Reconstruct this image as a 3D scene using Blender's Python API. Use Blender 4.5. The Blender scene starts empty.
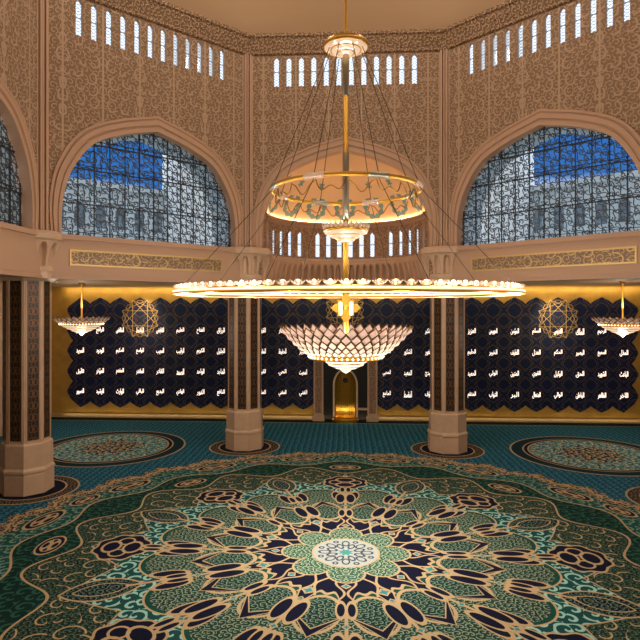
import bpy, math, random
from math import sin, cos, pi, sqrt, atan2, radians as R_, floor
random.seed(7)
S = bpy.context.scene
COL = S.collection

# ------------------------------------------------------------------ dimensions (metres)
CY, AP = 46.83, 32.71            # centre and apothem of the octagonal hall
HALF = .41421 * AP               # half the length of one side
Z_BEAM, Z_SILL, Z_APEX = 22.9, 27.8, 41.4
Z_SLIT, Z_SLIT_TOP, Z_CORN, Z_TOP = 50.3, 54.5, 55.0, 57.6
Z_CEIL, Y_Q, X_Q = 23.35, 100.72, 52.5
PITCH = 3.63
ARCH = [(11.45, 27.8), (11.45, 30.2), (11.15, 32.6), (10.25, 35.2), (7.95, 38.35), (4.35, 40.15), (0, 41.4)]

# ------------------------------------------------------------------ node expressions
class N:
    def __init__(s, nt, k): s.nt, s.k = nt, k
    def _m(s, op, *a, clamp=False):
        n = s.nt.nodes.new('ShaderNodeMath'); n.operation = op; n.use_clamp = clamp
        for i, v in enumerate(a):
            if isinstance(v, N): s.nt.links.new(v.k, n.inputs[i])
            else: n.inputs[i].default_value = float(v)
        return N(s.nt, n.outputs[0])
    def __add__(s, o): return s._m('ADD', s, o)
    __radd__ = __add__
    def __sub__(s, o): return s._m('SUBTRACT', s, o)
    def __rsub__(s, o): return s._m('SUBTRACT', o, s)
    def __mul__(s, o): return s._m('MULTIPLY', s, o)
    __rmul__ = __mul__
    def __truediv__(s, o): return s._m('DIVIDE', s, o)
    def __neg__(s): return s._m('MULTIPLY', s, -1)
    def __abs__(s): return s._m('ABSOLUTE', s)
    def lt(s, o): return s._m('LESS_THAN', s, o)
    def gt(s, o): return s._m('GREATER_THAN', s, o)
    def sqrt(s): return s._m('SQRT', s)
    def sin(s): return s._m('SINE', s)
    def cos(s): return s._m('COSINE', s)
    def fract(s): return s._m('FRACT', s)
    def pp(s, o): return s._m('PINGPONG', s, o)
    def min(s, o): return s._m('MINIMUM', s, o)
    def max(s, o): return s._m('MAXIMUM', s, o)
    def atan2(s, o): return s._m('ARCTAN2', s, o)
    def wrap(s, hi, lo): return s._m('WRAP', s, hi, lo)
    def soft(s, w):  # 1 where s<0, over a width w
        return s._m('MULTIPLY_ADD', s, -1.0 / w, .5, clamp=True)

def hyp(x, y): return (x * x + y * y).sqrt()
def ell(x, y, cx, cy, a, b): return (hyp((x - cx) / a, (y - cy) / b) - 1) * min(a, b)
def band(v, a, b): return v.gt(a) * v.lt(b)
def rgb(h):
    c = [int(h[i:i + 2], 16) / 255 for i in (0, 2, 4)]
    return tuple(x / 12.92 if x <= .04045 else ((x + .055) / 1.055) ** 2.4 for x in c) + (1,)

class Mat:
    def __init__(s, name, col='808080', rough=.6, metal=0, **kw):
        s.m = bpy.data.materials.new(name); s.m.use_nodes = True
        s.nt = s.m.node_tree; s.b = s.nt.nodes['Principled BSDF']
        s.b.inputs['Base Color'].default_value = rgb(col) if isinstance(col, str) else col
        s.b.inputs['Roughness'].default_value = rough; s.b.inputs['Metallic'].default_value = metal
        for k, v in kw.items(): s.b.inputs[k.replace('_', ' ')].default_value = v
    def coords(s, which='Object'):
        tc = s.nt.nodes.new('ShaderNodeTexCoord'); sp = s.nt.nodes.new('ShaderNodeSeparateXYZ')
        s.nt.links.new(tc.outputs[which], sp.inputs[0])
        return [N(s.nt, o) for o in sp.outputs]
    def vec(s, x, y, z=0):
        n = s.nt.nodes.new('ShaderNodeCombineXYZ')
        for i, v in enumerate((x, y, z)):
            if isinstance(v, N): s.nt.links.new(v.k, n.inputs[i])
            else: n.inputs[i].default_value = v
        return n.outputs[0]
    def spirals(s, x, y, size, turns=2.2, jitter=.55):
        """fraction 0..1 winding round scattered centres: scrollwork"""
        v = s.nt.nodes.new('ShaderNodeTexVoronoi'); v.voronoi_dimensions = '2D'
        v.inputs['Scale'].default_value = 1 / size; v.inputs['Randomness'].default_value = jitter
        s.nt.links.new(s.vec(x, y), v.inputs['Vector'])
        sp = s.nt.nodes.new('ShaderNodeSeparateXYZ'); s.nt.links.new(v.outputs['Position'], sp.inputs[0])
        dx, dy = x - N(s.nt, sp.outputs[0]), y - N(s.nt, sp.outputs[1])
        return (hyp(dx, dy) * (turns / size) - dy.atan2(dx) * (1 / (2 * pi)) + 4).fract()
    def noise(s, x, y, z, scale, detail=3):
        n = s.nt.nodes.new('ShaderNodeTexNoise'); n.inputs['Scale'].default_value = scale; n.inputs['Detail'].default_value = detail
        s.nt.links.new(s.vec(x, y, z), n.inputs['Vector'])
        return N(s.nt, n.outputs[0])
    def mix(s, a, b, f):
        n = s.nt.nodes.new('ShaderNodeMix'); n.data_type = 'RGBA'
        for v, i in ((f, 0), (a, 6), (b, 7)):
            if isinstance(v, N): s.nt.links.new(v.k, n.inputs[i])
            elif hasattr(v, 'is_output'): s.nt.links.new(v, n.inputs[i])
            elif isinstance(v, str): n.inputs[i].default_value = rgb(v)
            else: n.inputs[i].default_value = v
        return n.outputs[2]
    def color(s, sock): s.nt.links.new(sock, s.b.inputs['Base Color']); return s
    def inp(s, name, v): s.nt.links.new(v.k, s.b.inputs[name]); return s
    def bump(s, v, dist=.08, strength=.6):
        n = s.nt.nodes.new('ShaderNodeBump'); n.inputs['Distance'].default_value = dist; n.inputs['Strength'].default_value = strength
        s.nt.links.new(v.k, n.inputs['Height']); s.nt.links.new(n.outputs[0], s.b.inputs['Normal']); return s

def emit(name, col, strength):
    m = Mat(name, col); m.b.inputs['Emission Color'].default_value = rgb(col); m.b.inputs['Emission Strength'].default_value = strength
    return m.m

def glass_mat(name, tint, gloss=.08):
    m = Mat(name); nt = m.nt; nt.nodes.remove(m.b)
    out = [n for n in nt.nodes if n.type == 'OUTPUT_MATERIAL'][0]
    t = nt.nodes.new('ShaderNodeBsdfTransparent'); t.inputs[0].default_value = tint
    g = nt.nodes.new('ShaderNodeBsdfGlossy'); g.inputs['Roughness'].default_value = .05
    x = nt.nodes.new('ShaderNodeMixShader'); x.inputs[0].default_value = gloss
    nt.links.new(t.outputs[0], x.inputs[1]); nt.links.new(g.outputs[0], x.inputs[2]); nt.links.new(x.outputs[0], out.inputs[0])
    return m.m

def crystal_mat(name, col, glow_col, glow):
    """cut glass: lets lamp light through, sparkles, and glows from the lamps set in it"""
    m = Mat(name); nt = m.nt; nt.nodes.remove(m.b)
    out = [n for n in nt.nodes if n.type == 'OUTPUT_MATERIAL'][0]
    t = nt.nodes.new('ShaderNodeBsdfTranslucent'); t.inputs[0].default_value = rgb(col)
    d = nt.nodes.new('ShaderNodeBsdfDiffuse'); d.inputs[0].default_value = rgb(col)
    g = nt.nodes.new('ShaderNodeBsdfGlossy'); g.inputs['Roughness'].default_value = .12
    e = nt.nodes.new('ShaderNodeEmission'); e.inputs[0].default_value = rgb(glow_col); e.inputs[1].default_value = glow
    a = nt.nodes.new('ShaderNodeMixShader'); a.inputs[0].default_value = .4
    b = nt.nodes.new('ShaderNodeMixShader'); b.inputs[0].default_value = .3
    c = nt.nodes.new('ShaderNodeAddShader')
    L = nt.links.new
    L(t.outputs[0], a.inputs[1]); L(d.outputs[0], a.inputs[2]); L(a.outputs[0], b.inputs[1]); L(g.outputs[0], b.inputs[2])
    L(b.outputs[0], c.inputs[0]); L(e.outputs[0], c.inputs[1]); L(c.outputs[0], out.inputs[0])
    return m.m

# ------------------------------------------------------------------ mesh builder
class MB:
    def __init__(s): s.v, s.f = [], []
    def add(s, vs, fs):
        o = len(s.v); s.v += [tuple(p) for p in vs]; s.f += [tuple(i + o for i in f) for f in fs]; return s
    def box(s, x0, x1, y0, y1, z0, z1):
        return s.add([(x, y, z) for z in (z0, z1) for y in (y0, y1) for x in (x0, x1)],
                     [(0, 2, 3, 1), (4, 5, 7, 6), (0, 1, 5, 4), (2, 6, 7, 3), (0, 4, 6, 2), (1, 3, 7, 5)])
    def quad(s, *p): return s.add(p, [tuple(range(len(p)))])
    def lathe(s, prof, n=64, a0=0, a1=2 * pi, closed=False, cx=0, cy=0):
        full = abs(a1 - a0 - 2 * pi) < 1e-6
        m = n if full else n + 1; k = len(prof); vs = []
        for i in range(m):
            a = a0 + (a1 - a0) * i / n
            vs += [(cx + r * cos(a), cy + r * sin(a), z) for r, z in prof]
        fs = []
        for i in range(n):
            j = (i + 1) % m
            for q in range(k if closed else k - 1):
                p = (q + 1) % k
                fs.append((i * k + q, j * k + q, j * k + p, i * k + p))
        return s.add(vs, fs)
    def tube(s, pts, r, n=8, cap=True):
        import mathutils
        P = [mathutils.Vector(p) for p in pts]; vs, fs = [], []; up = None
        for i, p in enumerate(P):
            d = (P[min(i + 1, len(P) - 1)] - P[max(i - 1, 0)]).normalized()
            if up is None: up = d.orthogonal().normalized()
            up = (up - d * up.dot(d)).normalized(); w = d.cross(up)
            rr = r[i] if isinstance(r, (list, tuple)) else r
            vs += [tuple(p + (up * cos(2 * pi * j / n) + w * sin(2 * pi * j / n)) * rr) for j in range(n)]
        for i in range(len(P) - 1):
            for j in range(n):
                k = (j + 1) % n; fs.append((i * n + j, i * n + k, (i + 1) * n + k, (i + 1) * n + j))
        if cap: fs += [tuple(range(n))[::-1], tuple(range((len(P) - 1) * n, len(P) * n))]
        return s.add(vs, fs)
    def prism(s, poly, y0, y1):
        """poly in (x, z), extruded along y"""
        n = len(poly)
        vs = [(x, y0, z) for x, z in poly] + [(x, y1, z) for x, z in poly]
        return s.add(vs, [tuple(range(n)), tuple(range(2 * n - 1, n - 1, -1))] + [(i, i + n, (i + 1) % n + n, (i + 1) % n) for i in range(n)])
    def ribbon(s, pts, w, y0, y1, closed=False):
        """flat bar along points in (x, z)"""
        n = len(pts); vs = []
        for i in range(n):
            a = pts[(i - 1) % n] if closed or i else pts[0]; b = pts[(i + 1) % n] if closed or i < n - 1 else pts[-1]
            dx, dz = b[0] - a[0], b[1] - a[1]; l = sqrt(dx * dx + dz * dz) or 1; nx, nz = -dz / l * w / 2, dx / l * w / 2
            x, z = pts[i]
            vs += [(x + nx, y0, z + nz), (x - nx, y0, z - nz), (x - nx, y1, z - nz), (x + nx, y1, z + nz)]
        fs = []
        for i in range(n if closed else n - 1):
            j = (i + 1) % n
            fs += [(i * 4 + q, i * 4 + (q + 1) % 4, j * 4 + (q + 1) % 4, j * 4 + q) for q in range(4)]
        if not closed: fs += [(3, 2, 1, 0), tuple((n - 1) * 4 + q for q in range(4))]
        return s.add(vs, fs)
    def build(s, name, mat, parent=None, smooth=False, loc=None, rz=None, **props):
        me = bpy.data.meshes.new(name); me.from_pydata(s.v, [], s.f)
        me.materials.append(mat.m if isinstance(mat, Mat) else mat)
        if smooth: me.polygons.foreach_set('use_smooth', [True] * len(me.polygons))
        me.update()
        import bmesh
        bm = bmesh.new(); bm.from_mesh(me); bmesh.ops.recalc_face_normals(bm, faces=bm.faces); bm.to_mesh(me); bm.free()
        o = bpy.data.objects.new(name, me); COL.objects.link(o)
        if parent: o.parent = parent
        if loc: o.location = loc
        if rz is not None: o.rotation_euler = (0, 0, rz)
        for k, v in props.items(): o[k] = v
        return o

def thing(name, label, cat, loc=(0, 0, 0), rz=0, group=None, kind=None):
    o = bpy.data.objects.new(name, None); COL.objects.link(o); o.location = loc; o.rotation_euler = (0, 0, rz)
    o['label'] = label; o['category'] = cat
    if group: o['group'] = group
    if kind: o['kind'] = kind
    return o
def copy_tree(o, parent=None):
    c = o.copy(); COL.objects.link(c)
    if parent: c.parent = parent
    for ch in list(o.children): copy_tree(ch, c)
    return c
ST = dict(kind='structure')

def smooth_profile(pts, n=6):
    out = []
    P = [(2 * pts[0][0] - pts[1][0], 2 * pts[0][1] - pts[1][1])] + list(pts) + [(2 * pts[-1][0] - pts[-2][0], 2 * pts[-1][1] - pts[-2][1])]
    for i in range(1, len(P) - 2):
        for k in range(n):
            t = k / n; q = []
            for c in (0, 1):
                a, b, d, e = P[i - 1][c], P[i][c], P[i + 1][c], P[i + 2][c]
                q.append(.5 * (2 * b + (d - a) * t + (2 * a - 5 * b + 4 * d - e) * t * t + (3 * b - a - 3 * d + e) * t ** 3))
            out.append(tuple(q))
    out.append(pts[-1]); return out
ARC = smooth_profile(ARCH)                       # right half, bottom to apex
ARC = [(max(x, 0), z) for x, z in ARC]
def arc_offset(s):
    out = []
    for i, (x, z) in enumerate(ARC):
        f_ = min(1, .6 + .4 * (z - ARC[0][1]) / 9)
        if i == len(ARC) - 1: out.append((0, z + s * 1.06)); continue
        a, b = ARC[max(i - 1, 0)], ARC[i + 1]
        dx, dz = b[0] - a[0], b[1] - a[1]; l = sqrt(dx * dx + dz * dz)
        nx, nz = dz / l, -dx / l
        if i == 0: nx, nz = 1, 0
        out.append((x + nx * s * f_, z + nz * s * f_))
    return out

# ------------------------------------------------------------------ materials
def carved(name, lo, hi, size):
    m = Mat(name, rough=.75)
    x, y, z = m.coords()
    # bays mirrored about their own centre line, narrow plain bands between them
    bay = 4.52; u = (x + bay / 2).pp(bay)
    sp = m.spirals(u, z, size, 1.7, .75)
    line = (abs(sp - .5) - .15).soft(.14)
    sp2 = m.spirals(u + 7.3, z * 1.0 + 3.1, size * 2.1, 1.1, .6)
    stem = (abs(sp2 - .5) - .07).soft(.05)
    edge = (abs(u - .05) - .06).lt(0).max((abs(u - bay + .05) - .06).lt(0))
    pat = line.max(stem).max(edge)
    m.color(m.mix(lo, hi, pat)); m.bump(pat, .12, .7)  # relief light and shade also put into the colour: darker ground, lighter scrolls
    return m
M_WALL = carved('carved_plaster', '8d6e50', 'b99a7c', .8)
M_APSE = carved('apse_plaster', '987656', 'b8967a', .9)
M_STONE = Mat('warm_stone', 'c0a082', .6)
x, y, z = M_STONE.coords()
n_ = M_STONE.noise(x, y, z, .8, 4)
M_STONE.color(M_STONE.mix('ba987a', 'd8b898', n_))
M_FRAME = Mat('arch_plaster', 'bb9678', .6)
M_PALE = Mat('pale_ceiling', 'cdb494', .7)
M_PGOLD = Mat('pale_gilt', 'cfae72', .5, .6)
M_DOME = Mat('dome_plaster', 'a5855f', .7)
M_GOLD = Mat('polished_gold', 'dba848', .38, 1)
M_BRASS = Mat('aged_brass', '9c7430', .35, 1)
M_EDGE = Mat('dark_gilt', '6e4c28', .4, .8)
M_STEEL = Mat('brushed_steel', 'b9b8a6', .3, 1)
M_CABLE = Mat('dark_cable', '4a3a2a', .5, .6)
M_MARBLE = Mat('column_marble', 'c9a688', .45)
x, y, z = M_MARBLE.coords()
n_ = M_MARBLE.noise(x, y, z, 1.2, 5)
M_MARBLE.color(M_MARBLE.mix('c4a082', 'dcbf9f', n_))
M_LATT = Mat('window_lattice', '3c4244', .5, .2)
M_BAR = Mat('window_bars', '33312f', .5, .5)
M_GLASS = glass_mat('window_glass', (.93, .97, 1, 1), .06)
M_LAMP = emit('lamp_glow', 'ffe0b0', 4)
M_STRIP = emit('light_strip_glow', 'ffd7a4', 2.2)
M_FROST = crystal_mat('frosted_glass', 'fff0dc', 'ffdcb4', .38)
M_CRYST = crystal_mat('cut_crystal', 'dcc0b4', 'ffcfa8', .04)
M_CRYSTB = crystal_mat('lit_crystal', 'ecd4c4', 'ffd8b4', .14)
M_COVE = emit('cove_glow', 'ffd0a0', 26)
M_CRYSTC = crystal_mat('bright_crystal', 'fff0e4', 'ffdcb8', .5)
M_WORD = emit('lit_letters', 'ffe9d6', 1.3)
M_OUT = Mat('white_render', 'b9c2c4', .8)
M_TOWER = Mat('white_stone', 'f2f2f0', .8)
M_OUTW = Mat('facade_glass', '66757e', .25)
M_ROSE = Mat('brass_lines', 'e0bc70', .45, .4)
M_DARK = Mat('dark_recess', '14110e', .6)
M_CREAM = Mat('cream_skirting', 'b59a6c', .5)

# carved frieze under the dome
M_CORN = Mat('carved_cornice', rough=.7)
x, y, z = M_CORN.coords()
sp = M_CORN.spirals(x, z, .62, 1.5, .7)
p_ = (abs(sp - .5) - .22).soft(.2)
M_CORN.color(M_CORN.mix('84644a', 'c4a078', p_)); M_CORN.bump(p_, .2, 1)

# black panels with bronze chain figures, column faces
M_INLAY = Mat('black_bronze_inlay', rough=.45)
x, y, z = M_INLAY.coords()
u = abs(x); c = (z / 1.25).fract() * 1.25 - .625
ln = (abs(ell(u, c, .22, 0, .2, .34)) - .035).lt(0)
ln = ln.max((abs(ell(u, c, 0, 0, .12, .16)) - .04).lt(0))
ln = ln.max((abs(u * 1.1 + abs(abs(c) - .625) - .3) - .035).lt(0))
ln = ln.max((abs(u - .5) - .03).lt(0))
M_INLAY.color(M_INLAY.mix('17110d', '7a5636', ln)); M_INLAY.inp('Metallic', ln * .5)

# gold script-like vine relief panels on the beams
M_VINE = Mat('gold_vine_panel', rough=.45)
x, y, z = M_VINE.coords()
s1 = M_VINE.spirals(x, z, .75, 1.6, .8); s2 = M_VINE.spirals(x * .8 + 3, z + .4, 1.3, 1.1, .9)
p_ = (abs(s1 - .5) - .09).soft(.06).max((abs(s2 - .5) - .06).soft(.04))
M_VINE.color(M_VINE.mix('866a50', 'c8aa74', p_)); M_VINE.inp('Metallic', p_ * .6); M_VINE.bump(p_, .06, .6)

# qibla wall: gold plaster border and navy panel with fine brass star lines
M_GWALL = Mat('gold_plaster', rough=.5, metal=.25)
x, y, z = M_GWALL.coords()
n_ = M_GWALL.noise(x, y, z, .7, 5)
M_GWALL.color(M_GWALL.mix('94702c', 'c9a24a', n_))
M_NAVY = Mat('navy_star_panel', rough=.5, Specular_IOR_Level=.25)
x, y, z = M_NAVY.coords()
P = PITCH
px = abs((x / P + .5).fract() * P - P / 2); pz = abs(((z - 15.54) / P + .5 + 8).fract() * P - P / 2)
lo_ = px.min(pz); hi_ = px.max(pz)                      # eight-fold about every word
ln = (abs(hi_ * cos(pi / 8) + lo_ * sin(pi / 8) - .62 * P / 2) - .016).lt(0)
ln = ln.max((abs(hi_ * sin(pi / 8) + lo_ * cos(pi / 8) - .62 * P / 2) - .016).lt(0))
ln = ln.max((abs((hi_ + lo_) * .7071 - .58 * P / 2) - .016).lt(0))
qx = P / 2 - px; qz = P / 2 - pz; ql = qx.min(qz); qh = qx.max(qz)   # and about the points between
ln = ln.max((abs(qh * cos(pi / 8) + ql * sin(pi / 8) - .5 * P / 2) - .016).lt(0))
ln = ln.max((abs((qh + ql) * .7071 - .5 * P / 2) - .016).lt(0))
ln = ln.max((abs(qh - .3 * P) - .02).lt(0) * 0)
M_NAVY.color(M_NAVY.mix('0c1d42', '8a7440', ln)); M_NAVY.inp('Metallic', ln * .8)

# half dome: cream with teal wreaths and florets
M_HDOME = Mat('painted_half_dome', 'dcb98c', .7)
x, y, z = M_HDOME.coords()
ang = x.atan2(y)                                        # 0 at the back of the apse
k_ = 7.2; aa = (ang * (k_ / pi) + .5).fract() - .5
wx = aa * (pi / k_ * 10.6); wz = z - 35.2
rr_ = hyp(wx, wz)
wre = (abs(rr_ - 1.3) - .32 - (wz.atan2(wx) * 9).sin() * .12).lt(0) * (1 - (abs(wx) - .3).lt(0) * wz.gt(0))
fx = (aa + .5).fract() - .5
fx = aa * (pi / k_ * 8.8); fz = z - 38.3
flo = (hyp(fx, fz) + (fz.atan2(fx) * 6).cos() * .14 - .42).lt(0)
M_HDOME.color(M_HDOME.mix('dcb98e', '6a8c88', wre.max(flo)))

# ------------------------------------------------------------------ carpet
def carpet():
    m = Mat('patterned_carpet', rough=.95)
    m.b.inputs['Specular IOR Level'].default_value = .1
    x, y0, z = m.coords()
    y = y0 - CY
    NAV, TAN, TEAL, LTEAL, GRN, DGRN, OLV = '12142a', 'b7a07a', '1c5557', '6fa399', '2f5a48', '15382e', '3c4f3a'
    r = hyp(x, y); th = x.atan2(y)
    seg = pi / 4
    ph = abs((th / seg + .5 + 8).fract() - .5) * seg           # 0 at an A axis .. pi/8 at a B axis
    xa, ya = r * ph.cos(), r * ph.sin()
    pb = pi / 8 - ph; xb, yb = r * pb.cos(), r * pb.sin()
    pm = abs(ph - pi / 16); xm, ym = r * pm.cos(), r * pm.sin()
    fold = abs(x)
    swirl = m.spirals(fold, y + 100, .5, 1.7, .8); sw = (abs(swirl - .5) - .15).lt(0)
    swirl2 = m.spirals(fold + 40, y + 130, 1.15, 1.5, .8); sw2 = (abs(swirl2 - .5) - .16).lt(0)
    swirl3 = m.spirals(fold + 80, y + 160, 1.7, 1.3, .8); sw3 = (abs(swirl3 - .5) - .1).lt(0)
    def lay(c, col, f): return m.mix(c, col, f)
    # plain outer field
    tile = m.spirals(x, y + 200, .8, 1.2, .25)
    field = m.mix('1a4a60', '3d7f95', (abs(tile - .5) - .17).lt(0))
    c = lay(field, TAN, (abs((x / 6.2).fract() - .5) - .004).lt(0) * 0)
    # outermost scalloped teal band
    sc = (th * 32).cos(); sc2 = (th * 96).cos()
    edge = r - (31.4 + sc * .5 + sc2 * .25)
    c = lay(c, m.mix('1d4f4c', '6d9488', sw2), edge.lt(0))
    c = lay(c, m.mix(NAV, TAN, sw2.max(sw)), (abs(edge + .5) - .9).lt(0)); c = lay(c, TAN, (abs(edge + .5) - .12 - sc2 * .1).lt(0))
    # dark cartouches in that band on B axes and halfway
    def cart(c, xx, yy, cx, a, b, fill=NAV, w=.17, inner=True, lobes=.0):
        d = ell(xx, yy, cx, 0, a, b)
        if lobes: d = d + (((xx - cx) / a).atan2(yy / b) * 8).cos() * lobes
        c = lay(c, TAN, d.lt(w * .75)); c = lay(c, fill, d.lt(0))
        if inner:
            c = lay(c, TAN, d.lt(-.22) * ((abs(ell(xx, yy, cx - a * .42, b * .0, a * .34, b * .45)) - .1).lt(0)).max((abs(ell(xx, yy, cx + a * .42, 0, a * .34, b * .45)) - .1).lt(0)).max((abs(ell(xx, yy, cx, b * .5, a * .3, b * .28)) - .09).lt(0)))
        return c
    c = cart(c, xm, ym, 28.6, .95, 2.3, NAV, .2)
    c = cart(c, xb, yb, 28.9, .8, 1.6, NAV, .2)
    # dark green ring
    d = r - (26.6 + (ph * 16).cos() * .8)
    c = lay(c, TAN, (abs(d) - .1).lt(0)); c = lay(c, m.mix('0f2e2a', '2c5a4c', sw2), d.lt(-.1))
    d2 = r - (23.4 - (ph * 16).cos() * 1.3)
    c = lay(c, TAN, (abs(d2) - .11).lt(0)); c = lay(c, m.mix('1a2c29', '55705c', sw), d2.lt(-.11))
    c = lay(c, TAN, d2.lt(-.5) * (abs(swirl3 - .5) - .05).lt(0))
    c = cart(c, xa, ya, 24.6, .9, 1.7, NAV, .18)
    # light teal stars round the medallion
    d3 = r - (17.6 + abs(ph - pi / 16) * (16 / pi) * 3.4)
    c = lay(c, TAN, d3.lt(.16)); c = lay(c, m.mix('1a4a48', '93c6be', sw2), d3.lt(0))
    c = cart(c, xa, ya, 18.5, 2.1, 2.3, NAV, .25, True, .12)
    dd = hyp(xb - 18.6, yb + 1.75) - 3.2
    c = lay(c, TAN, dd.lt(.17)); c = lay(c, m.mix(NAV, '60806a', sw), dd.lt(0)); c = lay(c, TAN, (abs(dd + .6) - .05).lt(0))
    # large petals
    def lens(xx, yy, cx, L, w):
        Rr = (L * L + w * w) / (2 * w); return hyp(xx - cx, yy + (Rr - w)) - Rr
    pet = ell(xm, ym, 11.0, 0, 4.3, 2.35)
    pet2 = ell(xm, ym, 12.9, 0, 3.2, 2.75)
    d4 = pet.min(pet2)
    c = lay(c, m.mix('123c38', '5b958a', sw2), r.lt(13.2))
    c = lay(c, TAN, d4.lt(.14)); c = lay(c, '15483c', d4.lt(0)); c = lay(c, m.mix('1a3e36', '8d9c86', sw), d4.lt(-.3))
    inner = ell(xm, ym, 9.6, 0, 2.3, 1.5)
    c = lay(c, TAN, (abs(inner) - .1).lt(0) * d4.lt(0)); c = lay(c, m.mix('16332e', '748c7a', sw), inner.lt(-.1))
    hk = lens(xm, ym - 1.75, 13.6, 1.5, .42)            # commas inside the petal shoulders
    hk = ell(xm + ym * .55, ym - xm * .12, 14.75, .15, 1.25, .42)
    c = lay(c, TAN, hk.lt(.13)); c = lay(c, NAV, hk.lt(0))
    v = abs(xm - 11.9 + ym * 1.3) + ym * .25 - .42
    c = lay(c, TAN, v.lt(.13)); c = lay(c, NAV, v.lt(0))
    # stems on both axes
    c = lay(c, TAN, (ya - .12).lt(0) * band(r, 4, 16.6)); c = lay(c, TAN, (yb - .12).lt(0) * band(r, 4, 17))
    # inner navy star ring
    d5 = r - (7.3 + (ph * 16).cos() * .8 + (ph * 32).cos() * .45)
    c = lay(c, TAN, (abs(d5) - .16).lt(0)); c = lay(c, NAV, d5.lt(-.16))
    br = abs(yb - .35 - (xb * 1.9).sin() * .3); c = lay(c, TAN, (br - .1).lt(0) * band(r, 4.6, 7.4))
    br = abs(ya - .42 + (xa * 2.1).sin() * .3); c = lay(c, TAN, (br - .09).lt(0) * band(r, 4.6, 8))
    # pairs of navy lobes lying along the stems
    for xx, yy, cx, L, w in ((xa, ya, 13.1, 1.25, .42), (xa, ya, 8.9, .8, .26), (xb, yb, 9.8, 1.3, .46), (xb, yb, 13.4, .75, .24), (xa, ya, 15.9, .7, .22)):
        d = ell(xx, yy, cx, w + .1, L, w); c = lay(c, TAN, d.lt(.13)); c = lay(c, NAV, d.lt(0))
    for xx, yy, cx, s_ in ((xb, yb, 6.9, .6), (xa, ya, 5.7, .42), (xa, ya, 10.9, .36), (xb, yb, 11.9, .36), (xa, ya, 14.9, .34), (xb, yb, 8.1, .3)):
        d = (abs(xx - cx) + .02).sqrt() + (yy + .02).sqrt() - s_ ** .5 - .14; c = lay(c, TAN, (abs(xx - cx) + yy - s_ * .95).lt(0)); c = lay(c, '33888e', d.lt(-.06))
    # green petals round the centre
    d6 = ell(xa, ya, 3.6, 0, 1.5, 1.35)
    c = lay(c, TAN, d6.lt(.15)); c = lay(c, m.mix('2d5b4a', 'a3b096', sw), d6.lt(0))
    # centre disc
    c = lay(c, TAN, r.lt(2.75)); c = lay(c, 'a4aca8', r.lt(2.6))
    ros = (abs(ell(xa, ya, 1.7, 0, .45, .28)) - .06).lt(0).max((abs(ell(xb, yb, 1.2, 0, .4, .22)) - .06).lt(0)).max((abs(ell(xb, yb, 2.15, 0, .18, .18)) - .07).lt(0))
    c = lay(c, '3a4658', ros * r.lt(2.5)); c = lay(c, '3f8f8c', (r + (th * 8).cos() * .12 - .5).lt(0))
    # medallions in the aisles and rings round the columns
    fy = y0 - (CY + 33)
    fr = hyp(fold - 33, fy); fth = fy.atan2(fold - 33)
    c = lay(c, TAN, fr.lt(10.3)); c = lay(c, '11303a', fr.lt(10.05)); c = lay(c, TAN, fr.lt(8.6)); c = lay(c, NAV, fr.lt(8.4)); c = lay(c, TAN, fr.lt(7.95))
    c = lay(c, m.mix(m.mix('3f8790', 'c6c3a4', sw2), '1f3444', (abs(swirl3 - .5) - .07).lt(0)), fr.lt(7.75))
    c = lay(c, m.mix('23384a', 'cdb688', sw2), (fr - (4.0 + (fth * 12).cos() * .8)).lt(0))
    RC = 37.03
    for a_ in (pi / 8, 3 * pi / 8):
        cr = hyp(fold - RC * sin(a_), abs(y) - RC * cos(a_))
        c = lay(c, TAN, cr.lt(5.0)); c = lay(c, m.mix(NAV, '8f7a52', sw), cr.lt(4.8)); c = lay(c, TAN, cr.lt(3.7)); c = lay(c, NAV, cr.lt(3.5))
    # skirting run of darker border along the far wall
    c = lay(c, '0e2226', y0.gt(98.2)); c = lay(c, TAN, (abs(y0 - 98.1) - .08).lt(0))
    pile = m.noise(x, y, 0, 9, 2)
    m.color(c); m.bump(pile, .03, .5)
    return m
M_CARPET = carpet()

# ------------------------------------------------------------------ shell
Y_REAR = -12
MB().quad((-X_Q, Y_REAR, 0), (X_Q, Y_REAR, 0), (X_Q, Y_Q, 0), (-X_Q, Y_Q, 0)).build('floor', M_CARPET, label='teal carpet with a great round tan and navy medallion', **ST)

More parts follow.
